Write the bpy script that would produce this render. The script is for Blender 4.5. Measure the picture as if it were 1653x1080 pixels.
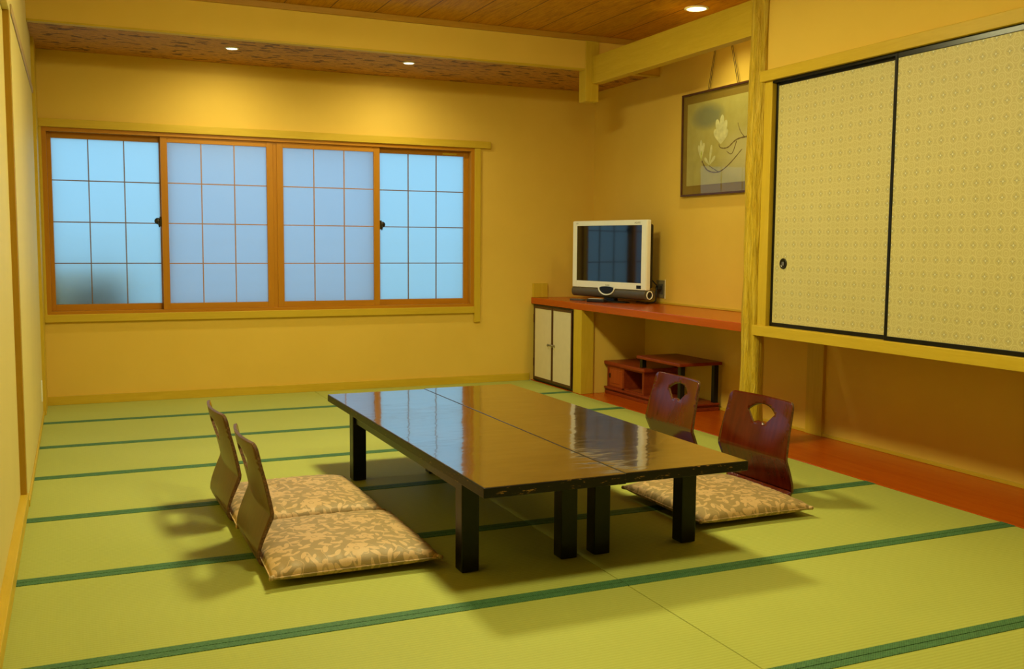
import bpy, bmesh, math, random
from mathutils import Vector, Matrix
from mathutils.geometry import delaunay_2d_cdt
random.seed(7)
for o in list(bpy.data.objects): bpy.data.objects.remove(o)
SC = bpy.context.scene
C = SC.collection
PI = math.pi

# ------------------------------------------------------------------ camera
F_PX = 1588.3
cam_d = bpy.data.cameras.new('camera'); cam = bpy.data.objects.new('camera', cam_d); C.objects.link(cam)
cam_d.sensor_width = 36; cam_d.sensor_fit = 'HORIZONTAL'; cam_d.lens = F_PX / 1653 * 36; cam_d.clip_start = .02
M = (Matrix.Rotation(-.4189, 4, 'Z') @ Matrix.Rotation(-.0908, 4, 'X') @ Matrix.Rotation(PI/2, 4, 'X') @ Matrix.Rotation(.0076, 4, 'Z'))
cam.matrix_world = Matrix.Translation((.212, -7.58, 1.15)) @ M
SC.camera = cam

# ------------------------------------------------------------------ world, lights, exposure
W = bpy.data.worlds.new('world'); SC.world = W; W.use_nodes = True
bg = W.node_tree.nodes['Background']; bg.inputs[0].default_value = (.41, .77, 1.03, 1); bg.inputs[1].default_value = 1.05
SC.view_settings.view_transform = 'Standard'; SC.view_settings.look = 'None'
SC.view_settings.exposure = 0.0; SC.view_settings.gamma = 1; SC.view_settings.use_curve_mapping = False
WARM = (1.0, .93, .46)
LAMP_L = (140, 88)   # brightness of the far and the near ceiling lamp
def spot(name, loc, power, angle, blend, target=None, col=WARM, r=.03):
    d = bpy.data.lights.new(name, 'SPOT'); d.energy = power; d.color = col; d.spot_size = math.radians(angle); d.spot_blend = blend; d.shadow_soft_size = r
    o = bpy.data.objects.new(name, d); C.objects.link(o); o.location = loc
    if target: o.rotation_euler = (Vector(target) - Vector(loc)).to_track_quat('-Z', 'Y').to_euler()
    return o
LAMPS = [(1.80, -3.05), (1.84, -5.5)]
SPOTS = [(1.23, -.62), (2.47, -.64)]
for sx, sy in SPOTS: spot('downlight_beam', (sx, sy, 2.44), 35, 160, 1.0, (sx, sy+.34, 1.2), (1.0, .90, .56))
ALC = (3.96, -2.07)
spot('downlight_beam', (*ALC, 2.675), 30, 130, .8)

# ------------------------------------------------------------------ node helpers
class S:
    def __init__(s, g, sock): s.g = g; s.k = sock
    def m(s, op, *a): return s.g.math(op, s, *a)
    def __add__(s, o): return s.m('ADD', o)
    def __radd__(s, o): return s.m('ADD', o)
    def __sub__(s, o): return s.m('SUBTRACT', o)
    def __rsub__(s, o): return s.g.math('SUBTRACT', o, s)
    def __mul__(s, o): return s.m('MULTIPLY', o)
    def __rmul__(s, o): return s.m('MULTIPLY', o)
    def __truediv__(s, o): return s.m('DIVIDE', o)
    def __lt__(s, o): return s.m('LESS_THAN', o)
    def __gt__(s, o): return s.m('GREATER_THAN', o)
class G:
    def __init__(s, name):
        s.mat = bpy.data.materials.new(name); s.mat.use_nodes = True; s.t = s.mat.node_tree; s.n = s.t.nodes
        s.b = s.n['Principled BSDF']
    def link(s, a, b):
        if isinstance(a, S): a = a.k
        if hasattr(a, 'is_output'): s.t.links.new(a, b)
        else: b.default_value = a
    def math(s, op, *a):
        n = s.n.new('ShaderNodeMath'); n.operation = op
        for i, x in enumerate(a): s.link(x, n.inputs[i])
        return S(s, n.outputs[0])
    def coord(s, which='Object'):
        n = s.n.new('ShaderNodeTexCoord'); return n.outputs[which]
    def xyz(s, v):
        n = s.n.new('ShaderNodeSeparateXYZ'); s.t.links.new(v, n.inputs[0]); return [S(s, o) for o in n.outputs]
    def vec(s, x, y, z):
        n = s.n.new('ShaderNodeCombineXYZ')
        for i, a in enumerate((x, y, z)): s.link(a, n.inputs[i])
        return n.outputs[0]
    def scaled(s, v, sc):
        n = s.n.new('ShaderNodeMapping'); s.t.links.new(v, n.inputs[0]); n.inputs['Scale'].default_value = sc; return n.outputs[0]
    def noise(s, v, scale, detail=3, rough=.5, dist=0):
        n = s.n.new('ShaderNodeTexNoise'); s.t.links.new(v, n.inputs['Vector']); n.inputs['Scale'].default_value = scale
        n.inputs['Detail'].default_value = detail; n.inputs['Roughness'].default_value = rough; n.inputs['Distortion'].default_value = dist
        return S(s, n.outputs[0])
    def ramp(s, f, stops):
        n = s.n.new('ShaderNodeValToRGB'); s.link(f, n.inputs[0]); e = n.color_ramp.elements
        while len(e) < len(stops): e.new(.5)
        for el, (p, c) in zip(e, stops): el.position = p; el.color = (*c, 1)
        return n.outputs[0]
    def mix(s, f, a, b):
        n = s.n.new('ShaderNodeMix'); n.data_type = 'RGBA'; s.link(f, n.inputs[0])
        for x, i in ((a, 6), (b, 7)):
            if isinstance(x, tuple): n.inputs[i].default_value = (*x, 1)
            else: s.t.links.new(x, n.inputs[i])
        return n.outputs[2]
    def bump(s, h, strength=.3, dist=.002):
        n = s.n.new('ShaderNodeBump'); s.link(h, n.inputs['Height']); n.inputs['Strength'].default_value = strength; n.inputs['Distance'].default_value = dist
        s.t.links.new(n.outputs[0], s.b.inputs['Normal']); return n
    def color(s, c):
        if isinstance(c, tuple): s.b.inputs['Base Color'].default_value = (*c, 1)
        else: s.t.links.new(c, s.b.inputs['Base Color'])
    def set(s, **k):
        for a, v in k.items(): s.b.inputs[a.replace('_', ' ')].default_value = v
        return s
def plain(name, col, rough=.5, var=.06, scale=40, **k):
    g = G(name); n = g.noise(g.coord(), scale, 3)
    g.color(g.ramp(n, [(.3, tuple(c*(1-var) for c in col)), (.7, tuple(min(1, c*(1+var)) for c in col))])); g.set(Roughness=rough, **k)
    return g.mat
def wood(name, c1, c2, axis, rough=.45, scale=6, stretch=12, **k):
    g = G(name); sc = [stretch]*3; sc[axis] = 1
    v = g.scaled(g.coord(), tuple(sc)); n = g.noise(v, scale*.35, 5, .6, 1.2); n2 = g.noise(v, scale*3, 3, .6)
    g.color(g.ramp(n*.7+n2*.3, [(.32, c1), (.5, tuple((a+b)/2 for a, b in zip(c1, c2))), (.68, c2)])); g.set(Roughness=rough, Specular_IOR_Level=.2); g.set(**k)
    g.bump(n2, .12, .001); return g.mat

M_ = {}
def plaster():
    g = G('plaster'); c = g.coord(); n = g.noise(c, 3, 3); f = g.noise(c, 260, 3, .7)
    g.color(g.ramp(n, [(.3, (.72, .485, .082)), (.7, (.745, .505, .09))])); g.set(Roughness=.85, Specular_IOR_Level=.15); g.bump(f, .25, .001); return g.mat
M_['plaster'] = plaster()
M_['cream'] = plain('cream_panel', (.68, .56, .19), .6, .02, 3)
M_['pale_y'] = wood('pale_wood_y', (.54, .36, .022), (.62, .43, .036), 1)
M_['pale_x'] = wood('pale_wood_x', (.54, .36, .022), (.62, .43, .036), 0)
M_['pale_z'] = wood('pale_wood_z', (.54, .36, .022), (.62, .43, .036), 2)
M_['sash_x'] = wood('sash_wood_x', (.42, .17, .008), (.49, .21, .012), 0, .4)
M_['sash_z'] = wood('sash_wood_z', (.42, .17, .008), (.49, .21, .012), 2, .4)
M_['strip'] = wood('brown_strip_wood', (.40, .22, .015), (.47, .27, .025), 2, .5)
M_['crown'] = wood('crown_wood', (.40, .20, .015), (.48, .26, .03), 0)
M_['board'] = wood('red_board_wood', (.40, .058, .001), (.49, .088, .002), 1, .25, 4, 14, Specular_IOR_Level=.45)
M_['dark_red'] = wood('dark_red_wood', (.17, .022, .006), (.28, .045, .010), 1, .35, 5, 10)
M_['door_red'] = wood('door_red_wood', (.30, .055, .010), (.40, .085, .015), 2, .35, 5, 10)
M_['black'] = plain('black_lacquer', (.006, .006, .005), .28, .2, Specular_IOR_Level=.3)
M_['black_matte'] = plain('black_plastic', (.012, .011, .010), .5, .2)
M_['metal'] = plain('aged_metal', (.30, .26, .16), .35, .2, 60, Metallic=.9)
M_['dark_metal'] = plain('dark_metal', (.05, .045, .035), .35, .2, 60, Metallic=.8)
M_['white'] = plain('white_plastic', (.88, .90, .84), .35, .01)
M_['grey'] = plain('grey_plastic', (.085, .075, .055), .4, .05)
M_['grey_plate'] = plain('grey_plate', (.20, .17, .09), .5, .05)
M_['cloth_border'] = None
M_['cord'] = plain('dark_cord', (.09, .06, .02), .7, .2)
M_['edge'] = plain('worn_edge', (.13, .06, .025), .45, .6, 120)
M_['paper_door'] = plain('plain_door_paper', (.70, .62, .40), .75, .02, 20)
M_['brown_frame'] = plain('brown_frame', (.07, .022, .008), .35, .2)
M_['rail'] = plain('greyed_rail', (.50, .34, .14), .5, .1, 20)

def tatami():
    g = G('tatami_weave'); c = g.coord(); x, y, z = g.xyz(c)
    n = g.noise(c, 1.3, 2); f = g.noise(g.scaled(c, (40, 260, 1)), 1, 3, .7)
    lines = (y*(2*PI/.0155)).m('SINE')*.5+.5
    cross = (x*(2*PI/.009)).m('SINE')*.5+.5
    t = lines*.22+f*.5+n*.35+cross*.04
    g.color(g.ramp(t, [(.25, (.335, .362, .068)), (.62, (.41, .446, .098)), (.9, (.47, .505, .132))])); g.set(Roughness=.6, Specular_IOR_Level=.2)
    g.bump(lines*.7+f*.6, .35, .0015); return g.mat
def heri():
    g = G('green_border_cloth'); c = g.coord(); x, y, z = g.xyz(c)
    w = ((x*700).m('SINE')*(y*700).m('SINE')); n = g.noise(c, 90, 3)
    g.color(g.ramp(w*.25+n, [(.3, (.028, .105, .035)), (.7, (.065, .19, .07))])); g.set(Roughness=.7); g.bump(w, .3, .001); return g.mat
M_['tatami'] = tatami(); M_['heri'] = heri()
def ceil_wood():
    g = G('ceiling_boards'); c = g.coord(); x, y, z = g.xyz(c)
    v = g.scaled(c, (14, 1.2, 1)); n = g.noise(v, 2.2, 5, .65, 2.0); n2 = g.noise(v, 14, 3, .6)
    seam = ((x/.30).m('FRACT')-.5).m('ABSOLUTE') > .487
    col = g.ramp(n*.75+n2*.25, [(.35, (.33, .13, .002)), (.5, (.52, .235, .005)), (.65, (.61, .30, .012))])
    g.color(g.mix(seam, col, (.12, .05, .01))); g.set(Roughness=.5, Specular_IOR_Level=.15); g.bump(n2, .15, .001); return g.mat
M_['ceil'] = ceil_wood()
def wicker():
    g = G('woven_soffit'); c = g.coord(); x, y, z = g.xyz(c)
    u = (x+y)*(1/.075); v = (x-y)*(1/.075)
    fu = u.m('FRACT')-.5; fv = v.m('FRACT')-.5
    par = (u.m('FLOOR')+v.m('FLOOR')).m('MODULO', 2.0).m('ABSOLUTE')
    strand = ((fu*par+fv*(1-par))*22).m('SINE')*.5+.5
    n = g.noise(c, 30, 3, .7)
    spots = g.noise(g.scaled(c, (11, 26, 1)), 1, 1, .5) > .61
    col = g.ramp(strand*.25+n*.7, [(.3, (.36, .155, .012)), (.6, (.58, .27, .030))])
    edge = (fu.m('ABSOLUTE') > .46).m('MAXIMUM', fv.m('ABSOLUTE') > .46)
    g.color(g.mix((spots*.85).m('MAXIMUM', edge*.3), col, (.10, .035, .008))); g.set(Roughness=.7); g.bump(strand, .4, .003); return g.mat
M_['wicker'] = wicker()
def fusuma():
    g = G('patterned_fusuma_paper'); c = g.coord(); x, y, z = g.xyz(c); P_ = .0665
    a = (y/P_+100).m('FRACT')-.5; b = (z/P_+100).m('FRACT')-.5
    aa = a.m('ABSOLUTE'); ab = b.m('ABSOLUTE'); man = aa+ab
    r = (a*a+b*b).m('SQRT')
    dia = man < .125
    diaw = man < .078
    cross = (aa.m('MINIMUM', ab) < .022)*(r < .20)*(r > .07)
    ha = .5-aa; hb = .5-ab
    r1 = (ha*ha+b*b).m('SQRT'); r2 = (a*a+hb*hb).m('SQRT'); r3 = (ha*ha+hb*hb).m('SQRT')
    dots = (r1 < .045).m('MAXIMUM', r2 < .04)
    ring = ((r-.33).m('ABSOLUTE') < .018).m('MAXIMUM', (r3-.30).m('ABSOLUTE') < .018)
    ring = ring.m('MAXIMUM', ((man-.42).m('ABSOLUTE') < .015)).m('MAXIMUM', ((r3-.14).m('ABSOLUTE') < .015))
    n = g.noise(c, 500, 2); n2 = g.noise(c, 6, 2)
    base = g.ramp(n*.6+n2*.4, [(.35, (.52, .44, .17)), (.65, (.57, .49, .205))])
    halo = (r < .22)*.12
    col = g.mix(halo, base, (.42, .35, .10))
    col = g.mix(ring*.75, col, (.68, .62, .30))
    col = g.mix(cross*.75, col, (.30, .27, .15))
    col = g.mix(dots*.5, col, (.45, .34, .16))
    col = g.mix(dia*.72, col, (.33, .31, .20))
    col = g.mix(diaw*.9, col, (.74, .72, .48))
    g.color(col); g.set(Roughness=.55); g.bump(ring+n*.4, .15, .001); return g.mat
M_['fusuma'] = fusuma()
def glass(name, col):
    g = G(name); t = g.t; out = g.n['Material Output']
    tr = g.n.new('ShaderNodeBsdfTranslucent'); tr.inputs[0].default_value = (*col, 1)
    rf = g.n.new('ShaderNodeBsdfRefraction'); rf.inputs['Color'].default_value = (*col, 1); rf.inputs['Roughness'].default_value = .45; rf.inputs['IOR'].default_value = 1.1
    mx = g.n.new('ShaderNodeMixShader'); mx.inputs[0].default_value = .18
    t.links.new(tr.outputs[0], mx.inputs[1]); t.links.new(rf.outputs[0], mx.inputs[2])
    gl = g.n.new('ShaderNodeBsdfGlossy'); gl.inputs['Roughness'].default_value = .4
    m2 = g.n.new('ShaderNodeMixShader'); m2.inputs[0].default_value = .04
    t.links.new(mx.outputs[0], m2.inputs[1]); t.links.new(gl.outputs[0], m2.inputs[2]); t.links.new(m2.outputs[0], out.inputs[0])
    return g.mat
M_['glass_a'] = glass('frosted_glass', (.88, .97, 1.0)); M_['glass_b'] = glass('greyed_frosted_glass', (.87, .86, .90))
def tabletop():
    g = G('brown_lacquer_top'); c = g.coord()
    f = g.noise(g.scaled(c, (60, 150, 1)), 1, 4, .7); n = g.noise(c, 5, 2)
    wav = g.noise(g.scaled(c, (3.2, 7, 1)), 1.4, 2, .5); wav2 = g.noise(c, 40, 2)
    g.color(g.ramp(f*.7+n*.3, [(.35, (.045, .022, .006)), (.65, (.135, .075, .020))]))
    g.set(Roughness=.12, IOR=1.6); g.b.inputs['Coat Weight'].default_value = 1.0; g.b.inputs['Coat Roughness'].default_value = .05
    bn = g.bump(wav+wav2*.012, .22, .006); g.t.links.new(bn.outputs[0], g.b.inputs['Coat Normal']); return g.mat
M_['tabletop'] = tabletop()
def tedge():
    g = G('chipped_black_edge'); c = g.coord(); n = g.noise(g.scaled(c, (9, 9, 40)), 3, 4, .75)
    g.color(g.ramp(n, [(.61, (.008, .006, .004)), (.66, (.28, .14, .03))])); g.set(Roughness=.35, Specular_IOR_Level=.25); return g.mat
M_['tedge'] = tedge()
def lacq(name, a, b, rough):
    g = G(name); c = g.coord(); n = g.noise(g.scaled(c, (2, 10, 2)), 3, 4, .6); s = g.noise(c, 220, 2) > .78
    col = g.ramp(n, [(.3, a), (.7, b)]); g.color(g.mix(s*.35, col, (.35, .2, .1))); g.set(Roughness=rough); return g.mat
M_['zaisu_f'] = lacq('red_brown_lacquer', (.065, .006, .001), (.105, .012, .002), .16)
M_['zaisu_b'] = lacq('wall_lit_rear_lacquer', (.098, .031, .003), (.135, .045, .006), .33)  # rear of the lacquer; the wall's reflection is put into this lighter tone
def brocade():
    g = G('floral_brocade'); c = g.coord(); x, y, z = g.xyz(c)
    def cells(scale, seed):
        v = g.n.new('ShaderNodeTexVoronoi'); v.voronoi_dimensions = '2D'; v.inputs['Scale'].default_value = scale; v.inputs['Randomness'].default_value = .75
        vec = g.vec(x+seed, y+seed*.7, 0.0); g.t.links.new(vec, v.inputs['Vector'])
        px, py, pz = g.xyz(v.outputs['Position']); sep = g.n.new('ShaderNodeSeparateColor'); g.t.links.new(v.outputs['Color'], sep.inputs[0])
        return x+seed-px, y+seed*.7-py, S(g, sep.outputs[0]), S(g, sep.outputs[1])
    dx, dy, r1, r2 = cells(6.2, 0.0)
    r = (dx*dx+dy*dy).m('SQRT'); th = dy.m('ARCTAN2', dx)+r1*6
    flower = r < ((th*2.5).m('COSINE').m('ABSOLUTE')*.022+.026)*(r2*.5+.6)
    core = (r-.010).m('ABSOLUTE') < .0025
    dx, dy, r1, r2 = cells(17, 3.3)
    an = r1*6.28; ca = an.m('COSINE'); sa = an.m('SINE')
    u = dx*ca+dy*sa; v = dy*ca-dx*sa
    leaf = ((u*u)/(.023**2)+(v*v)/(.0085**2)) < 1.0
    dx, dy, r1, r2 = cells(21, 9.1)
    an = r1*6.28; ca = an.m('COSINE'); sa = an.m('SINE'); u = dx*ca+dy*sa; v = dy*ca-dx*sa
    leaf2 = ((u*u)/(.017**2)+(v*v)/(.0062**2)) < 1.0
    nn = g.noise(g.vec(x, y, 0.0), 8, 1, .3)
    vine = ((nn*6).m('FRACT')-.5).m('ABSOLUTE') < .035
    pat = flower.m('MAXIMUM', leaf).m('MAXIMUM', leaf2).m('MAXIMUM', vine*.8)
    pat = (pat-core*.6).m('MAXIMUM', 0.0)
    ff = g.noise(c, 400, 2)
    a = g.ramp(ff, [(.3, (.29, .195, .072)), (.7, (.35, .24, .095))])
    b = g.ramp(ff, [(.3, (.54, .345, .155)), (.7, (.61, .40, .19))])
    g.color(g.mix(pat, a, b)); g.set(Roughness=.55); g.b.inputs['Sheen Weight'].default_value = .1
    w = g.noise(c, 9, 3); g.bump(pat*.15+ff*.1+w*.8, .35, .004); return g.mat
M_['brocade'] = brocade()
def emis(name, col, st):
    g = G(name); g.color((.8, .8, .8)); g.b.inputs['Emission Color'].default_value = (*col, 1); g.b.inputs['Emission Strength'].default_value = st; return g.mat
M_['lamp'] = emis('lit_lamp_lens', (1, .88, .55), 6.0); M_['lamp_big_0'] = emis('lit_ceiling_lamp_far', WARM, LAMP_L[0]); M_['lamp_big_1'] = emis('lit_ceiling_lamp_near', WARM, LAMP_L[1])
def screen():
    g = G('dark_tv_screen'); g.color((.006, .006, .007)); g.set(Roughness=.06, IOR=1.75); return g.mat
M_['screen'] = screen()

# ------------------------------------------------------------------ mesh helpers
def wloc(o):
    v = Vector(o.location)
    while o.parent: o = o.parent; v += Vector(o.location)
    return v
class MB:
    def __init__(s): s.bm = bmesh.new()
    def box(s, x0, x1, y0, y1, z0, z1, bev=0.0, mi=0):
        if x0 > x1: x0, x1 = x1, x0
        if y0 > y1: y0, y1 = y1, y0
        if z0 > z1: z0, z1 = z1, z0
        vs = [s.bm.verts.new(p) for p in [(x0,y0,z0),(x1,y0,z0),(x1,y1,z0),(x0,y1,z0),(x0,y0,z1),(x1,y0,z1),(x1,y1,z1),(x0,y1,z1)]]
        fs = [s.bm.faces.new([vs[i] for i in q]) for q in ((3,2,1,0),(4,5,6,7),(0,1,5,4),(1,2,6,5),(2,3,7,6),(3,0,4,7))]
        for f in fs: f.material_index = mi
        if bev:
            es = list({e for f in fs for e in f.edges})
            r = bmesh.ops.bevel(s.bm, geom=es, offset=bev, segments=2, affect='EDGES', profile=.5)
            for f in r['faces']: f.material_index = mi
        return s
    def ring(s, pts_list, close=False, caps=True, smooth=True, mi=0):
        rows = [[s.bm.verts.new(p) for p in ring] for ring in pts_list]; n = len(rows[0])
        R = list(zip(rows, rows[1:])) + ([(rows[-1], rows[0])] if close else [])
        for a, b in R:
            for i in range(n):
                f = s.bm.faces.new((a[i], a[(i+1) % n], b[(i+1) % n], b[i])); f.smooth = smooth; f.material_index = mi
        if caps and not close:
            s.bm.faces.new(rows[0][::-1]).material_index = mi; s.bm.faces.new(rows[-1]).material_index = mi
        return s
    def tube(s, pts, r, n=10, mi=0, caps=True):
        pts = [Vector(p) for p in pts]; rings = []; up = Vector((0, 0, 1))
        rad = r if isinstance(r, (list, tuple)) else [r]*len(pts)
        for i, p in enumerate(pts):
            t = (pts[min(i+1, len(pts)-1)]-pts[max(i-1, 0)]).normalized()
            a = t.cross(up if abs(t.z) < .95 else Vector((1, 0, 0))).normalized(); b = a.cross(t)
            rings.append([p+(a*math.cos(k*2*PI/n)+b*math.sin(k*2*PI/n))*rad[i] for k in range(n)])
        return s.ring(rings, caps=caps, mi=mi)
    def lathe(s, c, axis, prof, n=32, mi=0):   # prof: (radius, height along axis)
        c = Vector(c); ax = Vector(axis).normalized(); a = ax.orthogonal().normalized(); b = ax.cross(a)
        return s.ring([[c+ax*h+(a*math.cos(k*2*PI/n)+b*math.sin(k*2*PI/n))*r for k in range(n)] for r, h in prof], mi=mi)
    def poly(s, pts, off, mi=0, smooth=False):        # extrude a polygon by vector off
        off = Vector(off); a = [s.bm.verts.new(Vector(p)) for p in pts]; b = [s.bm.verts.new(Vector(p)+off) for p in pts]; n = len(a)
        s.bm.faces.new(a[::-1]).material_index = mi; s.bm.faces.new(b).material_index = mi
        for i in range(n):
            f = s.bm.faces.new((a[i], a[(i+1) % n], b[(i+1) % n], b[i])); f.material_index = mi; f.smooth = smooth
        return s
    def build(s, name, mats, parent=None):
        bmesh.ops.recalc_face_normals(s.bm, faces=s.bm.faces)
        me = bpy.data.meshes.new(name)
        if parent is not None: bmesh.ops.translate(s.bm, verts=s.bm.verts, vec=-wloc(parent))
        s.bm.to_mesh(me); s.bm.free()
        if not isinstance(mats, (list, tuple)): mats = [mats]
        for m in mats: me.materials.append(M_[m] if isinstance(m, str) else m)
        o = bpy.data.objects.new(name, me); C.objects.link(o)
        if parent is not None: o.parent = parent
        return o
def bx(name, m, a, bev=0.0, parent=None): return MB().box(*a, bev=bev).build(name, m, parent)
def tag(o, label=None, cat=None, group=None, kind=None):
    if label: o['label'] = label
    if cat: o['category'] = cat
    if group: o['group'] = group
    if kind: o['kind'] = kind
    return o
def struct(o, label=None): return tag(o, label, kind='structure')
def thing(name, loc, label, cat, group=None):
    o = bpy.data.objects.new(name, None); C.objects.link(o); o.location = loc; o.empty_display_size = .1
    return tag(o, label, cat, group)
def copy_tree(o, parent=None):
    c = o.copy(); C.objects.link(c); c.parent = parent
    for ch in list(o.children): copy_tree(ch, c)
    return c

# ------------------------------------------------------------------ dimensions
XF, XB, SEAM = 3.762, 4.352, 1.902
ROWS = [0, -.7565, -1.5668, -2.3538, -3.1438, -3.9578, -4.74, -5.5286, -6.31, -7.10, -7.89, -8.68]
YS = -9.2; ZC = 2.69; ZS = 2.457; YFA = -1.0

# ------------------------------------------------------------------ floor
floor = struct(bx('floor', 'black_matte', (-.3, 4.7, YS-.2, .2, -.16, -.032)), 'green tatami floor with dark green cloth borders')
for i in range(len(ROWS)-1):
    y1, y0 = ROWS[i], ROWS[i+1]
    for (xa, xb) in ((0, SEAM), (SEAM, XF)):
        b = MB().box(xa+.0012, xb-.0012, y0+.001, y1-.001, -.03, 0, .002)
        m = b.build('tatami_mat', 'tatami', floor)
        for ya, yb in ((y1-.034, y1-.0015), (y0+.0015, y0+.034)):
            if i == 0 and ya == y1-.034: continue
            MB().box(xa+.001, xb-.001, ya, yb, -.02, .0022, .0008).build('border', 'heri', m)
fb = MB().box(XF, XB, YS, 0, -.03, .004, .002).build('floor_board', 'board', floor); fb['label'] = 'reddish orange wooden board along the alcove'

# ------------------------------------------------------------------ window opening and walls
WX0, WX1, WZ0, WZ1 = .035, 3.235, .64, 1.92
m = MB(); m.box(-.3, WX0, 0, .12, 0, ZC+.1); m.box(WX1, 4.7, 0, .12, 0, ZC+.1); m.box(WX0, WX1, 0, .12, 0, WZ0); m.box(WX0, WX1, 0, .12, WZ1, ZC+.1)
struct(m.build('wall_back', 'plaster'), 'mustard plaster wall with the shoji-style window')
struct(bx('wall_right', 'plaster', (XB, XB+.12, YS, 0, 0, ZC+.1)), 'plaster wall behind the television shelf')
M_['dark_wall'] = plain('dark_wall', (.16, .09, .03), .8)  # unseen wall behind the camera, coloured dark to cut bounced fill light
struct(bx('wall_front', 'dark_wall', (-.3, 4.7, YS-.12, YS, 0, ZC+.1)))
m = MB(); m.box(-.15, 0, -2.9, 0, 0, ZC+.1); m.box(-.15, 0, YS, -2.9, 2.10, ZC+.1); m.box(-.15, -.06, YS, -2.9, 0, 2.10)
struct(m.build('wall_left', 'cream'), 'pale cream wall on the left')
# cupboard wall above and round the sliding doors
m = MB(); m.box(XF+.012, XF+.08, -4.93, -3.0, 2.115, ZC+.02); m.box(XF, XF+.08, YS, -4.99, 0, ZC+.02)
m.box(XF+.08, XB, -3.03, -2.98, .70, ZC+.02)
struct(m.build('wall_right', 'plaster'), 'plaster wall above the patterned sliding doors')
struct(bx('wall_right', 'plaster', (3.872, XB, -.885, -.83, .004, .655)), 'short plaster wall between the small cupboard and the open alcove')
struct(bx('ceiling', 'ceil', (-.3, 4.7, YS-.2, YFA, ZC, ZC+.08)), 'brown wood-grained board ceiling')
struct(bx('ceiling', 'wicker', (-.05, 4.5, YFA+.02, .1, ZS, ZS+.05)), 'lowered woven brown ceiling over the window')
# fascia of the lowered ceiling
fa = struct(bx('trim_1', 'plaster', (0, XB, YFA-.02, YFA+.03, ZS-.008, ZC)), 'plastered drop face of the lowered ceiling')
MB().box(0, XB, YFA-.026, YFA+.03, ZS-.018, ZS-.006, .002).build('edge_strip', 'pale_x', fa)
MB().box(0, XB, YFA-.04, YFA-.02, ZC-.04, ZC, .003).build('crown_strip', 'crown', fa)
struct(bx('trim_2', 'pale_z', (3.709, 3.818, -1.03, -.925, 2.213, ZC), .003), 'short square post hanging from the ceiling corner')
struct(bx('trim_3', 'pale_y', (3.765, 3.835, -2.93, -1.03, 2.342, 2.542), .003), 'pale wooden beam from the hanging post to the pillar')
# natural log pillar
rings = []
random.seed(3)
ph = [random.uniform(0, 6.28) for _ in range(8)]
for k in range(61):
    z = ZC*k/60; ring = []
    cx = 3.775+.006*math.sin(z*2.3+1); cy = -2.985+.006*math.sin(z*1.7)
    rr = .058+.012*max(0, 1-z/1.0)
    for j in range(28):
        a = j*2*PI/28
        r = rr*(1+.07*math.cos(4*a+.4))+.0028*math.sin(7*a+z*3+ph[0])+.0022*math.sin(11*a-z*5+ph[1])+.002*math.sin(z*14+3*a+ph[2])
        ring.append((cx+r*math.cos(a), cy+r*math.sin(a), z+.004))
    rings.append(ring)
def logm():
    g = G('log_wood'); c = g.coord(); v = g.scaled(c, (22, 22, 2.2)); n = g.noise(v, 1.5, 5, .7, 1.0); n2 = g.noise(v, 5, 3)
    g.color(g.ramp(n*.7+n2*.3, [(.33, (.46, .28, .012)), (.5, (.64, .43, .028)), (.66, (.74, .55, .08))])); g.set(Roughness=.4, Specular_IOR_Level=.2); g.bump(n+n2*.5, 1.0, .02); return g.mat
M_['log'] = logm()
struct(MB().ring(rings).build('trim_4', 'log'), 'natural log pillar with gouged surface')
struct(bx('trim_5', 'pale_z', (XF, XF+.05, -3.112, -3.035, .70, 2.065), .002), 'pale jamb between the log pillar and the sliding doors')
struct(bx('trim_6', 'pale_y', (XF-.022, XF+.08, -4.93, -3.02, 2.062, 2.122), .003), 'pale wooden lintel above the patterned sliding doors')
struct(bx('trim_7', 'pale_y', (XF-.022, XB-.001, -4.93, -3.0, .648, .706), .003), 'pale wooden sill under the patterned sliding doors')
struct(bx('trim_8', 'pale_z', (XF-.02, XF+.08, -4.99, -4.93, 0.004, ZC), .003))
struct(bx('trim_9', 'pale_z', (XB-.022, XB, -2.955, -2.81, .004, .648), .002), 'flat pilaster on the wall under the hanging cupboard')
struct(bx('baseboard_right', 'pale_y', (XB-.012, XB, -4.95, -.885, .004, .022), .002), 'thin pale strip along the foot of the alcove wall')
struct(bx('baseboard_back', 'pale_x', (0.0, 3.745, -.018, 0, 0, .062), .002), 'pale wooden baseboard under the window')
struct(bx('baseboard_left', 'pale_y', (-.055, .004, YS, -2.9, 0, .062), .002), 'pale wooden sill along the left wall')
struct(bx('baseboard_left', 'pale_y', (0, .008, -2.9, -.43, 0, .03), .002), 'thin pale strip at the foot of the far left wall')
# left wall doors
for k, (ya, yb) in enumerate(((-2.93, -4.45), (-4.45, -6.0), (-6.0, -7.6))):
    d = struct(bx('door_%d' % (k+3), 'cream', (-.05, -.026, yb+.002, ya, .062, 2.10), .002), 'plain cream sliding door on the left wall')
struct(bx('trim_10', 'strip', (-.055, -.002, -2.932, -2.9, .062, 2.10), .001), 'brown edge strip on the left wall')
struct(bx('trim_11', 'rail', (0, .007, -2.86, -.43, 2.10, 2.14), .003), 'narrow rail high on the left wall')
struct(bx('trim_12', 'pale_z', (-.001, .018, -.43, 0, 0, ZC), .001), 'pale post in the far left corner')

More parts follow.
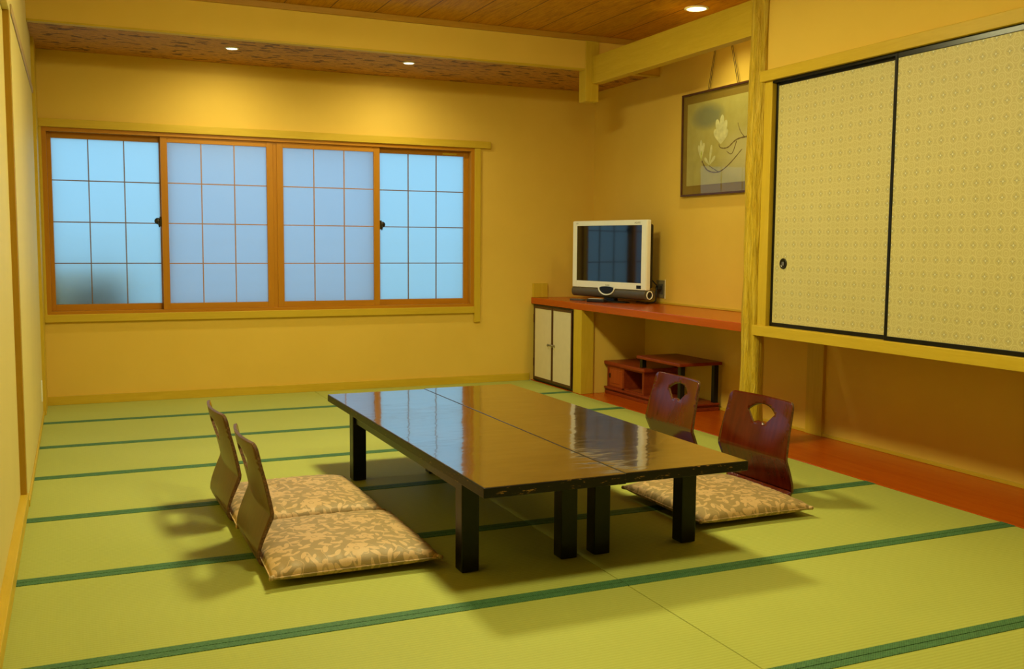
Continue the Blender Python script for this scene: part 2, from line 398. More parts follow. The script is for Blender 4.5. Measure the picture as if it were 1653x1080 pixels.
# ------------------------------------------------------------------ window
win = struct(bpy.data.objects.new('window_1', None), 'wide four-panel sliding window with frosted glazing and thin grid'); C.objects.link(win); win.location = (1.635, 0, WZ0)
m = MB(); m.box(0.018, 3.375, -.030, 0, 1.935, 1.992, .003)
m.build('head_trim', 'pale_x', win)
MB().box(0.018, 3.235, -.026, 0, .586, .640, .003).build('sill_trim', 'pale_x', win)
MB().box(3.235, 3.288, -.022, 0, .51, 1.935, .003).build('side_trim', 'pale_z', win)
MB().box(0.018, WX0, -.022, 0, .586, 1.935, .002).build('side_trim', 'pale_z', win)
fr = MB(); fr.box(WX0, WX1, -.012, .115, WZ1-.012, WZ1+.016, .001).build('window_frame', 'sash_x', win)
MB().box(WX0, WX1, -.012, .115, WZ0-.002, WZ0+.022, .001).build('window_frame', 'sash_x', win)
MB().box(WX0, WX0+.030, -.010, .115, WZ0+.022, WZ1-.012, .001).build('window_frame', 'sash_z', win)
MB().box(WX1-.030, WX1, -.010, .115, WZ0+.022, WZ1-.012, .001).build('window_frame', 'sash_z', win)
def sash(x0, x1, px0, px1, y, pm, muntin):
    z0, z1, pz0, pz1 = WZ0+.022, WZ1-.012, .706, 1.868
    s = MB(); s.box(x0, px0, y, y+.028, z0, z1, .0015); s.box(px1, x1, y, y+.028, z0, z1, .0015)
    s = s.build('sash', 'sash_z', win)
    MB().box(px0, px1, y+.001, y+.027, z0, pz0, .0015).build('rail', 'sash_x', s)
    MB().box(px0, px1, y+.001, y+.027, pz1, z1, .0015).build('rail', 'sash_x', s)
    MB().box(px0-.004, px1+.004, y+.014, y+.018, pz0-.004, pz1+.004).build('pane', pm, s)
    g = MB(); w = .0035
    for k in (1, 2):
        xx = px0+(px1-px0)*k/3; g.box(xx-w, xx+w, y+.005, y+.013, pz0, pz1)
    for k in (1, 2, 3):
        zz = pz0+(pz1-pz0)*k/4; g.box(px0, px1, y+.006, y+.013, zz-w, zz+w)
    g.build('muntin_grid', muntin, s); return s
M_['muntin'] = plain('dark_muntin', (.20, .12, .06), .5, .1); M_['muntin_b'] = plain('brown_muntin', (.42, .20, .05), .5, .1)
S1 = sash(.065, .845, .092, .800, .052, 'glass_a', 'muntin')
S2 = sash(.806, 1.607, .853, 1.560, .004, 'glass_b', 'muntin_b')
S3 = sash(1.635, 2.437, 1.682, 2.389, .004, 'glass_b', 'muntin_b')
S4 = sash(2.40, 3.205, 2.452, 3.165, .052, 'glass_a', 'muntin')
MB().box(1.607, 1.635, .010, .03, WZ0+.022, WZ1-.012).build('meeting_strip', 'sash_z', S2)
for xx, sg, ss in ((.800, -1, S1), (2.452, 1, S4)):
    m = MB(); m.box(xx-.007, xx+.007, .025, .052, 1.265, 1.335, .002)
    m.lathe((xx+sg*.018, .052, 1.303), (0, -1, 0), [(.004, 0), (.022, 0), (.024, .006), (.020, .014), (.010, .018), (.003, .018)], 20)
    m.tube([(xx+sg*.018, .036, 1.300), (xx+sg*.012, .032, 1.28), (xx+sg*.009, .032, 1.258)], [.006, .006, .004], 8)
    m.build('latch', 'dark_metal', ss)
MB().box(2.98, 3.10, .050, .0515, 1.876, 1.890).build('sticker', 'pale_x', S4)
# outside: a condenser unit, and a railing added to band the frosted glass's light
M_['unit_grey'] = plain('unit_grey', (.66, .68, .70), .6)
t = thing('outdoor_unit', (.33, .32, .42), 'blurred grey box standing outside behind the lower left frosted pane', 'outdoor unit')
MB().box(-.02, .58, .20, .48, .42, .95, .01).build('housing', 'unit_grey', t)
MB().lathe((.38, .20, .70), (0, -1, 0), [(.2, 0), (.2, .01), (.18, .012), (.02, .012)], 24).build('fan_grille', 'grey', t)
t = thing('added_railing', (1.6, .58, .42), 'pale railing added outside to band the light through the frosted window', 'railing')
m = MB()
for z in (.80, .90, 1.14): m.box(-.2, 3.6, .56, .585, z, z+.035)
m.build('rail', 'white', t)
for k in range(5): MB().box(-.1+k*.85, -.07+k*.85, .586, .61, .42, 1.14).build('post', 'white', t)
struct(bx('trim_17', 'unit_grey', (-.2, 3.6, .13, .75, .34, .42)), 'pale ledge outside the frosted window')

# ------------------------------------------------------------------ patterned sliding doors
def fus(name, y0, y1, x, label):
    d = struct(MB().box(x+.004, x+.022, y0+.016, y1-.016, .725, 2.037).build(name, 'fusuma'), label)
    f = MB()
    f.box(x, x+.026, y0, y0+.018, .706, 2.06, .002); f.box(x, x+.026, y1-.018, y1, .706, 2.06, .002)
    f.box(x, x+.026, y0+.018, y1-.018, .706, .728, .002); f.box(x, x+.026, y0+.018, y1-.018, 2.034, 2.06, .002)
    f.build('door_frame', 'black', d); return d
d1 = fus('door_1', -4.03, -3.112, XF+.028, 'patterned sliding door beside the log pillar, with a round pull')
d2 = fus('door_2', -4.93, -4.0, XF, 'patterned sliding door on the far right, without a pull in view')
X_ = XF+.032
MB().lathe((X_, -3.212, 1.058), (-1, 0, 0), [(.030, -.001), (.030, .003), (.027, .005), (.021, .004), (.019, .0005), (.001, .0005)], 32).build('door_handle', 'dark_metal', d1)['label'] = 'round dark metal finger pull'
MB().box(X_-.0045, X_-.004, -3.222, -3.202, 1.048, 1.068).build('door_handle', 'metal', d1)
struct(bx('trim_13', 'black', (XF+.001, XF+.06, -4.93, -3.112, 2.048, 2.063)), 'black track above the sliding doors')

# ------------------------------------------------------------------ shelf, cupboard
tag(bx('wall_shelf', 'board', (XF, XB-.001, -2.925, -.001, .655, .707), .003), 'long reddish orange shelf board carrying the television', 'shelf')
struct(bx('trim_14', 'pale_z', (3.770, 3.905, -.03, -.001, .708, .828), .002), 'small pale block at the far end of the shelf')
struct(bx('trim_15', 'pale_y', (XB-.014, XB, -2.925, -.001, .708, .722), .002), 'thin pale strip where shelf meets wall')
struct(bx('trim_16', 'pale_z', (XF, 3.872, -.915, -.785, .004, .655), .003), 'pale square post at the right side of the small cupboard')
t = thing('cupboard', (3.95, -.42, .0), 'small built-in cupboard with two plain doors under the shelf', 'cupboard')
m = MB(); m.box(XF+.002, XF+.03, -.785, -.765, .012, .652); m.box(XF+.002, XF+.03, -.075, -.052, .012, .652); m.box(XF+.002, XF+.03, -.765, -.075, .012, .030); m.box(XF+.002, XF+.03, -.765, -.075, .632, .652)
m.box(XF+.03, 4.33, -.785, -.02, .006, .02); m.box(4.31, 4.33, -.785, -.02, .02, .652); m.box(XF+.03, 4.31, -.785, -.765, .02, .652)
m.build('body', 'black', t)
for y0, y1, yk in ((-.418, -.077, -.385), (-.763, -.424, -.462)):
    m = MB(); x = XF-.006
    m.box(x, x+.02, y0, y0+.014, .026, .640, .001); m.box(x, x+.02, y1-.014, y1, .026, .640, .001); m.box(x, x+.02, y0+.014, y1-.014, .026, .046, .001); m.box(x, x+.02, y0+.014, y1-.014, .622, .640, .001)
    d = m.build('door', 'brown_frame', t)
    MB().box(x+.003, x+.017, y0+.012, y1-.012, .044, .624).build('door_panel', 'paper_door', d)
    MB().lathe((x+.003, yk, .335), (-1, 0, 0), [(.010, 0), (.010, .004), (.005, .006), (.005, .016), (.012, .019), (.012, .026), (.006, .030)], 20).build('knob', 'metal', d)
    yh = y1 if y1 > -.2 else y0
    for zz in (.50, .13): MB().box(x-.004, x+.006, yh-.006, yh+.006, zz, zz+.07, .001).build('hinge', 'brown_frame', d)

# ------------------------------------------------------------------ staggered display stand
t = thing('display_stand', (4.16, -1.42, .004), 'dark red wooden staggered stand with open niche, under the shelf', 'display stand')
x0, x1 = 3.995, 4.325
MB().box(x0-.012, x1, -1.93, -.90, .004, .028, .004).box(x0, x1, -1.92, -.915, .028, .042, .003).box(x0-.016, x1, -1.935, -.895, .042, .058, .005).build('base', 'dark_red', t)
m = MB(); m.box(x0, x1, -.945, -.920, .058, .230); m.box(x0, x1, -1.46, -1.435, .058, .230); m.box(x0, x1, -1.175, -1.15, .058, .23)
m.box(x1-.015, x1, -1.435, -.945, .058, .23); m.box(x0, x0+.025, -1.435, -.945, .058, .070); m.box(x0, x0+.025, -1.435, -.945, .218, .230)
m.build('carcass', 'dark_red', t)
MB().box(x0-.018, x1, -1.485, -.893, .230, .258, .006).box(x0-.008, x1, -1.475, -.905, .222, .232, .003).build('low_top', 'dark_red', t)
d = MB().box(x0+.004, x0+.018, -1.150, -.945, .070, .218).box(x0-.001, x0+.006, -1.125, -.97, .092, .196, .003).build('door', 'door_red', t)
MB().box(x0-.004, x0+.001, -.968, -.955, .13, .165, .001).build('pull', 'black', d)
MB().box(x0+.02, x1-.02, -1.43, -1.18, .0585, .061).build('niche_floor', 'door_red', t)
MB().box(x0-.018, x1+.006, -1.945, -1.375, .325, .348, .005).build('high_top', 'dark_red', t)
for px, py, zb in ((x0+.005, -1.425, .258), (x1-.045, -1.425, .258), (x0+.005, -1.925, .058), (x1-.045, -1.925, .058)):
    MB().box(px, px+.036, py, py+.036, zb, .325, .003).build('leg', 'black', t)

# ------------------------------------------------------------------ television
tv = thing('television', (0, 0, 0), 'white framed flat television with grey speaker bar on the shelf', 'television')
# local frame: -Y is the front, X is the width, Z up
Wt, Zt, Zb = .85, .640, .105
m = MB(); m.box(-Wt/2, Wt/2, 0, .045, Zb, Zt, .008); tvb = m.build('bezel', 'white', tv)
# screen set into the bezel (front plate pieces stand proud)
m = MB(); f = .004
m.box(-Wt/2+.004, -.372, -f, .001, Zb+.004, Zt-.004, .0015); m.box(.372, Wt/2-.004, -f, .001, Zb+.004, Zt-.004, .0015)
m.box(-.372, .372, -f, .001, .600, Zt-.004, .0015); m.box(-.372, .372, -f, .001, Zb+.004, .160, .0015)
m.build('front_frame', 'white', tv)
MB().box(-.374, .374, -.0015, .0005, .158, .602).build('screen', 'screen', tv)
m = MB(); m.box(-.40, .40, .046, .10, .12, .61, .015); m.box(-.28, .28, .10, .14, .16, .52, .02); m.build('back_housing', 'black_matte', tv)
# speaker bar: D-shaped section under the screen
prof = [(0.0, Zb), (-.006, Zb-.004), (-.012, .085), (-.012, .065), (-.004, .045), (.012, .034), (.05, .032), (.085, .045), (.10, .075), (.09, Zb)]
m = MB(); m.ring([[(x, y, z) for y, z in prof] for x in (-Wt/2+.004, -Wt/2+.012, Wt/2-.012, Wt/2-.004)]); m.build('speaker_bar', 'grey', tv)
for sx in (-1, 1):
    r = MB().lathe((sx*(Wt/2-.006), .04, .070), (sx, 0, 0), [(.032, 0), (.034, .006), (.031, .009), (.026, .008), (.025, .0)], 28).build('speaker_port', 'white', tv)
    MB().lathe((sx*(Wt/2-.006), .04, .070), (sx, 0, 0), [(.0255, 0), (.0255, .004), (.001, .0035)], 24).build('port_hole', 'black_matte', r)
# smile-shaped control window
pts = []
for k in range(17):
    a = PI+PI*k/16; pts.append((.078*math.cos(a), -.0165, .112+.046*math.sin(a)))
for k in range(1, 16):
    a = PI*k/16; pts.append((.078*math.cos(a), -.0165, .112+.012*math.sin(a)))
m = MB().poly(pts, (0, .010, 0)); cw = m.build('control_window', 'black', tv)
pts2 = [(.090*math.cos(PI+PI*k/24), -.015, .112+.054*math.sin(PI+PI*k/24)) for k in range(25)]
MB().tube(pts2, .006, 8).build('smile_trim', 'white', cw)
MB().box(.325, .375, -.0055, -.0035, .118, .143).build('label_sticker', 'black', tv)
m = MB(); m.lathe((0, .03, 0), (0, 0, 1), [(.001, 0), (.08, 0), (.08, .006), (.07, .012), (.05, .014)], 40); m.box(-.06, .06, .015, .055, .010, .04, .004)
st = m.build('stand', 'black', tv)
for v in st.data.vertices: v.co.x *= 2.6 if v.co.z < .013 else 1
def text(body, size, loc, parent, m):
    cu = bpy.data.curves.new('lettering', 'FONT'); cu.body = body; cu.size = size; cu.extrude = .0004; cu.align_x = 'CENTER'; cu.materials.append(M_[m])
    dg = bpy.context.evaluated_depsgraph_get(); tmp = bpy.data.objects.new('tmp', cu); C.objects.link(tmp); dg.update()
    me = bpy.data.meshes.new_from_object(tmp.evaluated_get(bpy.context.evaluated_depsgraph_get())); bpy.data.objects.remove(tmp)
    me.materials.clear(); me.materials.append(M_[m])
    o = bpy.data.objects.new('lettering', me); C.objects.link(o); o.parent = parent; o.location = loc; o.rotation_euler = (PI/2, 0, 0); return o
M_['print'] = plain('grey_print', (.25, .24, .2), .4)
text('SHARP', .016, (0, -.0045, .128), tv, 'print'); text('AQUOS', .018, (.325, -.0045, .612), tv, 'print'); text('LCD', .014, (-.37, -.0045, .614), tv, 'print')
ang = math.atan2(-(-1.2+.41), (4.17-3.93))
A_ = Vector((3.958, -.40)); B_ = Vector((4.145, -1.205)); dd = (B_-A_)
tv.location = ((A_.x+B_.x)/2, (A_.y+B_.y)/2, .707); tv.rotation_euler = (0, 0, math.atan2(dd.y, dd.x))

# things on the shelf
t = thing('remote_control', (0, 0, 0), 'black remote control lying on the shelf in front of the television stand', 'remote control')
MB().box(-.085, .085, -.024, .024, 0, .026, .007).build('body', 'black_matte', t)
m = MB()
for i in range(7):
    for j in range(3): m.box(-.07+i*.018, -.060+i*.018, -.016+j*.012, -.008+j*.012, .025, .0285, .001)
m.build('buttons', 'white', t)
t.location = (3.955, -.80, .707); t.rotation_euler = (0, 0, -1.15)
t = thing('remote_control', (0, 0, 0), 'second, slimmer dark remote lying left of the black one', 'remote control')
MB().box(-.075, .075, -.02, .02, 0, .014, .004).build('body', 'grey', t)
MB().lathe((.05, 0, .013), (0, 0, 1), [(.001, 0), (.011, 0), (.011, .003), (.001, .003)], 16).build('button', 'black', t)
t.location = (3.925, -.54, .707); t.rotation_euler = (0, 0, -1.3)
# socket plate, plug and cable
t = thing('wall_socket', (XB, -1.11, .82), 'grey wall socket plate on the wall behind the television', 'socket')
MB().box(XB-.008, XB, -1.172, -1.05, .752, .888, .002).build('plate', 'grey_plate', t)
MB().box(XB-.011, XB-.004, -1.178, -1.170, .746, .894, .001).build('rim', 'paper_door', t)
MB().box(XB-.010, XB-.006, -1.145, -1.08, .78, .86, .001).build('outlet_face', 'grey', t)
t = thing('power_cable', (4.30, -1.13, .83), 'black power cable hanging from the socket behind the television', 'cable')
MB().box(XB-.045, XB-.011, -1.135, -1.095, .815, .845, .005).build('plug', 'black_matte', t)
def bez(pts, n=10):
    out = []; P = [Vector(p) for p in pts]; P = [P[0]]+P+[P[-1]]
    for i in range(1, len(P)-2):
        for k in range(n):
            u = k/n; a, b, c, d = P[i-1:i+3]
            out.append(.5*((2*b)+(c-a)*u+(2*a-5*b+4*c-d)*u*u+(3*b-a-3*c+d)*u**3))
    out.append(P[-2]); return out
MB().tube(bez([(4.308, -1.115, .83), (4.29, -1.13, .80), (4.28, -1.15, .76), (4.26, -1.16, .725), (4.22, -1.12, .7135), (4.25, -1.02, .7135), (4.26, -.90, .7135)]), .0055, 8).build('cable', 'black_matte', t)
MB().tube(bez([(4.325, -1.10, .84), (4.29, -1.085, .88), (4.26, -1.07, .92), (4.235, -1.05, .93)]), .0045, 8).build('cable', 'black_matte', t)
t = thing('wall_socket', (0, -.69, .2), 'small cream socket plate low on the far left wall', 'socket')
MB().box(0, .007, -.72, -.66, .135, .265, .002).build('plate', 'white', t)
MB().box(.006, .009, -.705, -.675, .165, .235, .001).build('outlet_face', 'cream', t)

# ------------------------------------------------------------------ hanging picture
pc = thing('framed_picture', (0, 0, 0), 'brown framed flower painting hanging on cords beside the log pillar', 'picture')
# local: origin at bottom edge centre on the wall, X = along wall to the right (world -Y), Z up, -Y = out into the room
PW, PH = .95, .735
m = MB(); fw = .014
m.box(-PW/2, PW/2, -.022, 0, 0, fw, .003); m.box(-PW/2, PW/2, -.022, 0, PH-fw, PH, .003)
m.box(-PW/2, -PW/2+fw, -.022, 0, fw, PH-fw, .003); m.box(PW/2-fw, PW/2, -.022, 0, fw, PH-fw, .003); m.build('frame', 'brown_frame', pc)
M_['mat'] = plain('gold_mount', (.21, .135, .008), .7, .06, 200)
MB().box(-PW/2+fw, PW/2-fw, -.010, -.003, fw, PH-fw).build('mount', 'mat', pc)
def painting():
    g = G('painted_paper'); x, y, z = g.xyz(g.coord()); n = g.noise(g.coord(), 14, 4, .6)
    def blob(cx, cz, rx, rz): return (1-(((x-cx)/rx)*((x-cx)/rx)+((z-cz)/rz)*((z-cz)/rz))).m('MAXIMUM', 0.0)
    col = g.ramp(n, [(.3, (.37, .32, .075)), (.7, (.42, .37, .105))])
    col = g.mix((blob(-.16, .55, .22, .10)*(n+.45)).m('MINIMUM', .75), col, (.13, .16, .10))
    col = g.mix(blob(.25, .25, .3, .2)*.3, col, (.75, .70, .45))
    g.color(col); g.set(Roughness=.6); return g.mat
M_['paint'] = painting(); M_['petal'] = plain('pale_petal_paint', (.56, .54, .27), .7, .15, 30); M_['twig'] = plain('brown_ink', (.13, .08, .025), .7, .3, 60); M_['bud'] = plain('green_paint', (.48, .52, .10), .7, .2, 40)
pa = MB().box(-PW/2+.065, PW/2-.065, -.0115, -.0095, .075, PH-.075).build('painting', 'paint', pc)
def flat(pts, m, name, y=-.0124):
    MB().poly([(x, y, z) for x, z in pts], (0, .0008, 0)).build(name, m, pa)
def stroke(pts, w, m='twig', name='branch', y=-.0125):
    P = [(p.x, p.y) for p in bez([(a, b, 0) for a, b in pts], 8)]; L = []; R = []
    for i, (x, z) in enumerate(P):
        a = P[min(i+1, len(P)-1)]; b = P[max(i-1, 0)]; d = Vector((a[0]-b[0], a[1]-b[1])).normalized(); ww = w*(1-.5*i/len(P))*(1+.25*math.sin(i*2.1))
        L.append((x-d.y*ww, z+d.x*ww)); R.append((x+d.y*ww, z-d.x*ww))
    flat(L+R[::-1], m, name, y)
stroke([(-.22, .245), (-.15, .175), (-.02, .155), (.10, .20), (.24, .29)], .005)
stroke([(.30, .37), (.18, .36), (.08, .315), (.0, .32), (-.02, .345)], .005)
stroke([(.27, .365), (.22, .41), (.19, .47)], .003); stroke([(.18, .35), (.13, .27), (.07, .29)], .0035); stroke([(-.02, .155), (-.10, .19), (-.13, .205)], .003)
def petal(cx, cz, a, l, w, m='petal'):
    pts = []
    for k in range(20):
        th = 2*PI*k/20; u = (l/2)*(1-math.cos(th)); v = w*math.sin(th)*(.6+.4*math.cos(th+PI)); pts.append((cx+u*math.cos(a)-v*math.sin(a), cz+u*math.sin(a)+v*math.cos(a)))
    flat(pts, m, 'blossom', -.0122-.0001*random.random())
for a, l in ((1.2, .17), (1.5, .20), (1.85, .18), (2.2, .13), (.9, .12)): petal(-.0, .345, a, l, .035)
for a, l in ((1.3, .12), (1.6, .14), (1.9, .11)): petal(-.23, .255, a, l, .02)
for a, l in ((.7, .09), (1.4, .14), (2.4, .08)): petal(-.13, .21, a, l, .018)
petal(-.232, .245, 1.5, .07, .013, 'bud'); petal(-.128, .205, 1.45, .07, .012, 'bud')
def pglass():
    g = G('picture_glass'); out = g.n['Material Output']; t = g.t
    tr = g.n.new('ShaderNodeBsdfTransparent'); gl = g.n.new('ShaderNodeBsdfGlossy'); gl.inputs['Roughness'].default_value = .02
    fr = g.n.new('ShaderNodeFresnel'); fr.inputs[0].default_value = 1.5; mx = g.n.new('ShaderNodeMixShader')
    ge = g.n.new('ShaderNodeNewGeometry'); t.links.new((S(g, fr.outputs[0])*(1-S(g, ge.outputs['Backfacing']))).k, mx.inputs[0]); t.links.new(tr.outputs[0], mx.inputs[1]); t.links.new(gl.outputs[0], mx.inputs[2]); t.links.new(mx.outputs[0], out.inputs[0]); return g.mat
M_['pglass'] = pglass()
MB().box(-PW/2+fw-.002, PW/2-fw+.002, -.0165, -.015, fw-.002, PH-fw+.002).build('glass', 'pglass', pc)
for (xt, xb) in ((.07, .170), (-.07, -.170)):
    for dx in (0, .022):
        MB().tube([(xb+dx*.8*(1 if xt > 0 else 1), -.006, PH-.004), (xt*1.0+dx*.5-.01, -.004, PH+.36)], .0022, 6).build('hanging_cord', 'cord', pc)
MB().box(-.11, .11, -.012, .002, PH+.352, PH+.366, .002).build('hanging_bar', 'brown_frame', pc)
pc.location = (XB-.006, -1.855, 1.512); TILT = math.radians(.4)
pc.rotation_euler = Matrix.Rotation(-PI/2, 4, 'Z').to_euler()
pc.rotation_euler = (Matrix.Rotation(-PI/2, 4, 'Z') @ Matrix.Rotation(TILT, 4, 'X')).to_euler()

# ------------------------------------------------------------------ recessed lights
def downlight(x, y, z, r, label):
    t = thing('downlight', (x, y, z), label, 'ceiling light', None)
    MB().lathe((x, y, z), (0, 0, -1), [(r*1.28, 0), (r*1.28, .004), (r*1.05, .008), (r, .005), (r, -.0)], 36).build('trim_ring', 'white', t)
    MB().lathe((x, y, z-.001), (0, 0, -1), [(r*.99, 0), (r*.99, .003), (r*.3, .004)], 36).build('lens', 'lamp', t)
downlight(SPOTS[0][0], SPOTS[0][1], ZS, .036, 'small recessed light in the woven ceiling, left one over the window')
downlight(SPOTS[1][0], SPOTS[1][1], ZS, .036, 'small recessed light in the woven ceiling, right one over the window')
downlight(ALC[0], ALC[1], ZC, .062, 'large recessed light in the board ceiling above the picture')
for i, (x, y) in enumerate(LAMPS):
    t = thing('ceiling_lamp', (x, y, ZC), ('round ceiling lamp above the far end of the tables', 'round ceiling lamp nearer the camera than the tables')[i], 'ceiling light')
    MB().lathe((x, y, ZC), (0, 0, -1), [(.23, 0), (.23, .07), (.215, .09)], 36).build('lamp_housing', 'white', t)
    MB().lathe((x, y, ZC-.091), (0, 0, -1), [(.21, 0), (.21, .032), (.20, .045), (.10, .047), (.01, .048)], 36).build('lens', 'lamp_big_%d' % i, t)

# ------------------------------------------------------------------ low tables
def table(x0, x1, y0, y1, lx, ly, label):
    t = thing('low_table', ((x0+x1)/2, (y0+y1)/2, 0), label, 'table', 'two low lacquered tables pushed together')
    zt = .378
    # slab: top face + chamfered edge
    m = MB(); m.box(x0, x1, y0, y1, zt-.036, zt-.001, .0035); m.build('table_edge', 'tedge', t)
    MB().box(x0+.003, x1-.003, y0+.003, y1-.003, zt-.004, zt, .001).build('tabletop', 'tabletop', t)
    m = MB(); a = .02
    m.box(lx[0]+.01, lx[1]-.01, ly[0]+.012, ly[0]+.03, .285, zt-.036); m.box(lx[0]+.01, lx[1]-.01, ly[1]-.03, ly[1]-.012, .285, zt-.036)
    m.box(lx[0]+.012, lx[0]+.03, ly[0]+.03, ly[1]-.03, .285, zt-.036); m.box(lx[1]-.03, lx[1]-.012, ly[0]+.03, ly[1]-.03, .285, zt-.036)
    m.build('apron', 'black', t)
    w = .066
    for xx in (lx[0], lx[1]-w):
        for yy in (ly[0], ly[1]-w): MB().box(xx, xx+w, yy, yy+w, .0025, zt-.036, .004).build('leg', 'black', t)
table(1.385, 1.910, -4.735, -2.62, (1.422, 1.878), (-4.445, -2.915), 'left one of two dark lacquered low tables, beside the two left floor cushions')
table(1.912, 2.425, -4.725, -2.60, (1.950, 2.398), (-4.445, -2.915), 'right one of two dark lacquered low tables, beside the red-brown chairs by the pillar')

# ------------------------------------------------------------------ legless chairs (zaisu)
PROF = [(.40, .014), (.30, .014), (.16, .014), (.075, .014), (.038, .018), (.014, .032), (.006, .055), (.012, .10), (.037, .180), (.042, .195), (.041, .208), (.014, .31), (-.010, .39), (-.024, .455)]
def prof_at(u, pts=bez([(x, 0, z) for x, z in PROF], 12)):
    return pts
pp = prof_at(0); cum = [0]
for a, b in zip(pp, pp[1:]): cum.append(cum[-1]+(b-a).length)
LT = cum[-1]
def at(s):
    s = max(0, min(LT, s)); i = 0
    while i < len(cum)-2 and cum[i+1] < s: i += 1
    f = (s-cum[i])/(cum[i+1]-cum[i]+1e-9); return pp[i].lerp(pp[i+1], f)
S_SPLIT = next(c for c, p in zip(cum, pp) if p.z > .05 and p.x < .02)
def inside(p, poly):
    c = False; x, y = p; j = len(poly)-1
    for i in range(len(poly)):
        xi, yi = poly[i]; xj, yj = poly[j]
        if (yi > y) != (yj > y) and x < (xj-xi)*(y-yi)/(yj-yi)+xi: c = not c
        j = i
    return c
def plate(outline, hole, s0, s1, grid=.012, thick=.011):
    vs = [Vector(p) for p in outline]; es = [(i, (i+1) % len(outline)) for i in range(len(outline))]
    if hole:
        o = len(vs); vs += [Vector(p) for p in hole]; es += [(o+i, o+(i+1) % len(hole)) for i in range(len(hole))]
    def near(p, poly): return min((Vector(p)-Vector(q)).length for q in poly) < grid*.45
    y = s0
    while y < s1:
        x = -.25
        while x < .25:
            p = (x, y)
            if inside(p, outline) and not (hole and inside(p, hole)) and not near(p, outline) and not (hole and near(p, hole)): vs.append(Vector(p))
            x += grid*2
        y += grid
    V, E_, F_, *_r = delaunay_2d_cdt(vs, es, [], 0, 1e-5)
    F_ = [f for f in F_ if (lambda c: inside(c, outline) and not (hole and inside(c, hole)))((sum(V[i].x for i in f)/len(f), sum(V[i].y for i in f)/len(f)))]
    def pos(v, o):
        a = at(v.y-.003); b = at(v.y+.003); t = (b-a).normalized(); n = Vector((t.z, 0, -t.x))
        if a.z > .05 or True:
            p = at(v.y)
        k = max(0, min(1, (p.z-.06)/.35)); cup = .030*k*(v.x/.24)**2
        q = Vector((p.x+cup, v.x, p.z)); return q-n*o if False else q+Vector((-t.z, 0, t.x))*o
    bm = bmesh.new()
    top = [bm.verts.new(pos(v, 0)) for v in V]; bot = [bm.verts.new(pos(v, thick)) for v in V]
    cnt = {}
    for f in F_:
        a = bm.faces.new([top[i] for i in f]); a.material_index = 0; a.smooth = True
        b = bm.faces.new([bot[i] for i in reversed(f)]); b.material_index = 1; b.smooth = True
        for i, j in zip(f, list(f[1:])+[f[0]]): cnt.setdefault((min(i, j), max(i, j)), []).append((i, j))
    for k, l in cnt.items():
        if len(l) == 1:
            i, j = l[0]; q = bm.faces.new((top[j], top[i], bot[i], bot[j])); q.material_index = 2
    bmesh.ops.delete(bm, geom=[v for v in bm.verts if not v.link_faces], context='VERTS')
    bmesh.ops.recalc_face_normals(bm, faces=bm.faces)
    m = MB(); m.bm.free(); m.bm = bm; return m
def rr(x0, x1, y0, y1, rt, rb, wt=0, n=8):
    # outline with rounded corners: rt at y1, rb at y0
    pts = []
    for cx, cy, r, a0 in ((x1-rt, y1-rt, rt, 0), (x0+rt, y1-rt, rt, PI/2), (x0+rb, y0+rb, rb, PI), (x1-rb, y0+rb, rb, 1.5*PI)):
        if r < 1e-4: pts.append((cx, cy)); continue
        for k in range(n+1): a = a0+PI/2*k/n; pts.append((cx+r*math.cos(a), cy+r*math.sin(a)))
    return pts
def densify(p, d=.02):
    out = []
    for a, b in zip(p, p[1:]+p[:1]):
        n = max(1, int(math.hypot(b[0]-a[0], b[1]-a[1])/d))
        for k in range(n): out.append((a[0]+(b[0]-a[0])*k/n, a[1]+(b[1]-a[1])*k/n))
    return out
def fan(cy, s):
    pts = []; a0 = math.radians(52)
    for k in range(13): a = PI/2-a0+2*a0*k/12; pts.append((s*math.cos(a)*.122, cy-.02+s*math.sin(a)*.095))
    for k in range(9): a = PI/2+a0*.95-2*a0*.95*k/8; pts.append((s*math.cos(a)*.052, cy-.045+s*math.sin(a)*.040))
    return pts
def shape_w(pts):
    out = []
    for x, s in pts:
        z = at(s).z if at(s).x < .2 else 0
        w = 1.0+.05*math.exp(-((z-.19)/.09)**2)-(.05*max(0, (z-.3)/.16)); out.append((x*w, s))
    return out
def zaisu(label):
    t = thing('legless_chair', (0, 0, 0), label, 'chair', 'four legless floor chairs with fan cut-outs at the low tables')
    o = shape_w(densify(rr(-.235, .235, S_SPLIT, LT, .030, .0001)))
    b = plate(o, fan(LT-.115, 1.0), S_SPLIT, LT).build('backrest', ['zaisu_f', 'zaisu_b', 'edge'], t)
    o = densify(rr(-.222, .222, 0, S_SPLIT, .0001, .04)); o = [(x*(1 if s < S_SPLIT-.05 else 1+.05*(s-S_SPLIT+.05)/.05), s) for x, s in o]
    plate(o, None, 0, S_SPLIT).build('seat', ['zaisu_f', 'zaisu_b', 'edge'], t)
    return t
z0 = zaisu('legless chair on the left, nearest the camera, front cushion on its seat')
chairs = [(z0, .772, -3.925, 0, None),
          (None, .752, -3.30, 1, 'legless chair on the left, farther from the camera, behind its twin'),
          (None, 3.125, -3.90, 181, 'legless red-brown chair on the right, nearest the camera, by the log pillar'),
          (None, 3.150, -3.165, 177, 'legless red-brown chair on the right, in front of the dark red display stand')]
for o, x, y, a, lb in chairs:
    if o is None: o = copy_tree(z0); o['label'] = lb
    o.location = (x, y, .0025); o.rotation_euler = (0, 0, math.radians(a))

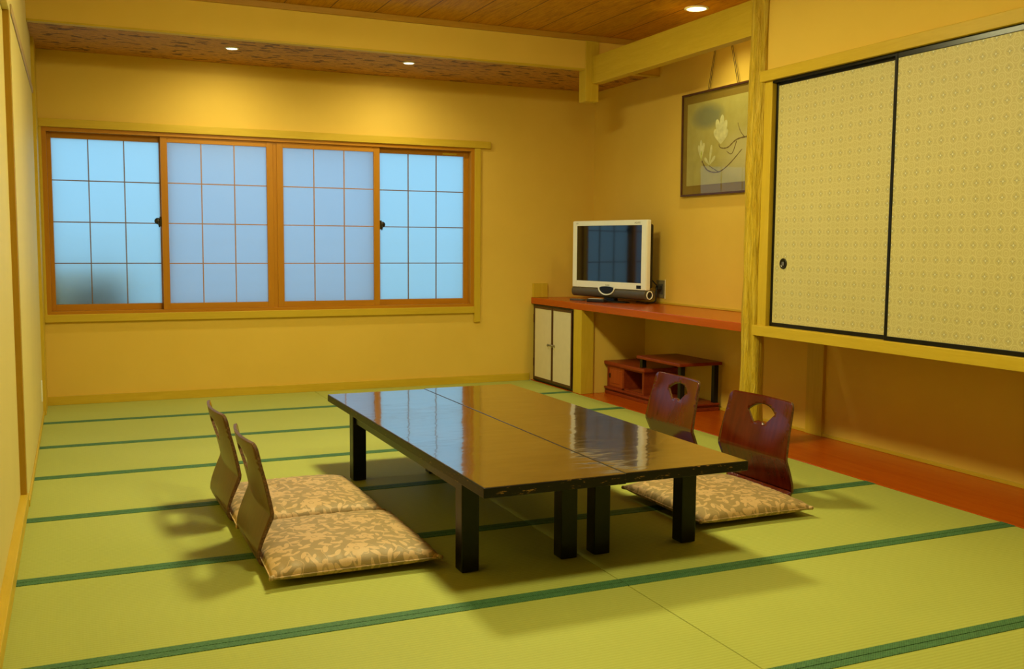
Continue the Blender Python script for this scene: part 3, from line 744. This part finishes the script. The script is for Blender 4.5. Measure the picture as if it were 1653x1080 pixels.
# ------------------------------------------------------------------ floor cushions
def cushion(cx, cy, wx, wy, h, rot, label, seed, wr=0.0, squash=None):
    rnd = random.Random(seed)
    t = thing('floor_cushion', (cx, cy, 0), label, 'cushion', 'floor cushions in floral brocade')
    bm = bmesh.new(); N = 56; base = .025
    k = [rnd.uniform(0, 6.28) for _ in range(10)]
    def P(u, v, s):
        e = (1-abs(u)**3.2)*(1-abs(v)**3.2); e = max(0, e)
        pin = 1-.035*(1-v*v)*0
        x = u*wx/2*(1-.025*(1-abs(v)**2.5)*abs(u)**3); y = v*wy/2*(1-.025*(1-abs(u)**2.5)*abs(v)**3)
        # gathers at the edge
        g = .0018*math.sin(40*v+k[0]+2*math.sin(9*v+k[1]))*abs(u)**5+.0018*math.sin(40*u+k[2]+2*math.sin(8*u+k[3]))*abs(v)**5
        if s > 0:
            z = base+(h-base)*(e**.38)+g*2*(e**.2)+.002*math.sin(6*u+k[4])*math.sin(5*v+k[5])*e
            z -= .006*math.exp(-((u*u+v*v)/.02))
            if wr: z += wr*math.sin(28*u+9*math.sin(4*v+k[6])+k[7])*math.exp(-(((u+.25)/.4)**2+((v-.25)/.3)**2))*e
        else: z = base-(base-.0005)*min(1, (e**.34)*1.3)
        if s < 0 and abs(x) < 9: z = max(z, .0005)
        return (x, y, z)
    for s in (1, -1):
        G_ = [[bm.verts.new(P(-1+2*i/N, -1+2*j/N, s)) for j in range(N+1)] for i in range(N+1)]
        for i in range(N):
            for j in range(N):
                f = bm.faces.new((G_[i][j], G_[i+1][j], G_[i+1][j+1], G_[i][j+1])); f.smooth = True
    bmesh.ops.remove_doubles(bm, verts=bm.verts, dist=.0004)
    m = MB(); m.bm.free(); m.bm = bm
    bmesh.ops.translate(bm, verts=bm.verts, vec=Vector((cx, cy, 0)))
    c = m.build('cover', 'brocade', t)
    # piped seam
    pts = []
    for (a, b) in ((-1, 0), (0, 1), (1, 2), (2, 3)):
        pass
    path = []
    for q in range(4):
        for i in range(30):
            w = -1+2*i/30; u, v = ((w, -1), (1, w), (-w, 1), (-1, -w))[q]; p = P(u, v, 1); path.append((cx+p[0], cy+p[1], p[2]))
    path.append(path[0]); MB().tube(path, .0028, 6, caps=False).build('seam', 'brocade', t)
    # corner tufts
    for sx in (-1, 1):
        for sy in (-1, 1):
            p = P(sx, sy, 1); d = Vector((sx, sy, 0)).normalized()
            MB().tube([Vector((cx, cy, 0))+Vector(p)-d*.02, Vector((cx, cy, 0))+Vector(p)+d*.002, Vector((cx, cy, 0))+Vector(p)+d*.006-Vector((0, 0, .001))], [.010, .008, .003], 8).build('corner_tuft', 'brocade', t)
    # lift so the seat board fits underneath
    t.location.z = .0155 if True else 0
    t.rotation_euler = (0, 0, math.radians(rot)); return t
cushion(1.078, -4.045, .600, .625, .082, 0, 'beige floral floor cushion on the left, in front of its twin', 1)
cushion(1.062, -3.375, .60, .640, .080, 1, 'beige floral floor cushion on the left, farther back and wrinkled', 2, wr=.005)
cushion(2.780, -4.030, .570, .620, .078, 0, 'beige floral floor cushion on the right, partly behind the table leg', 3)
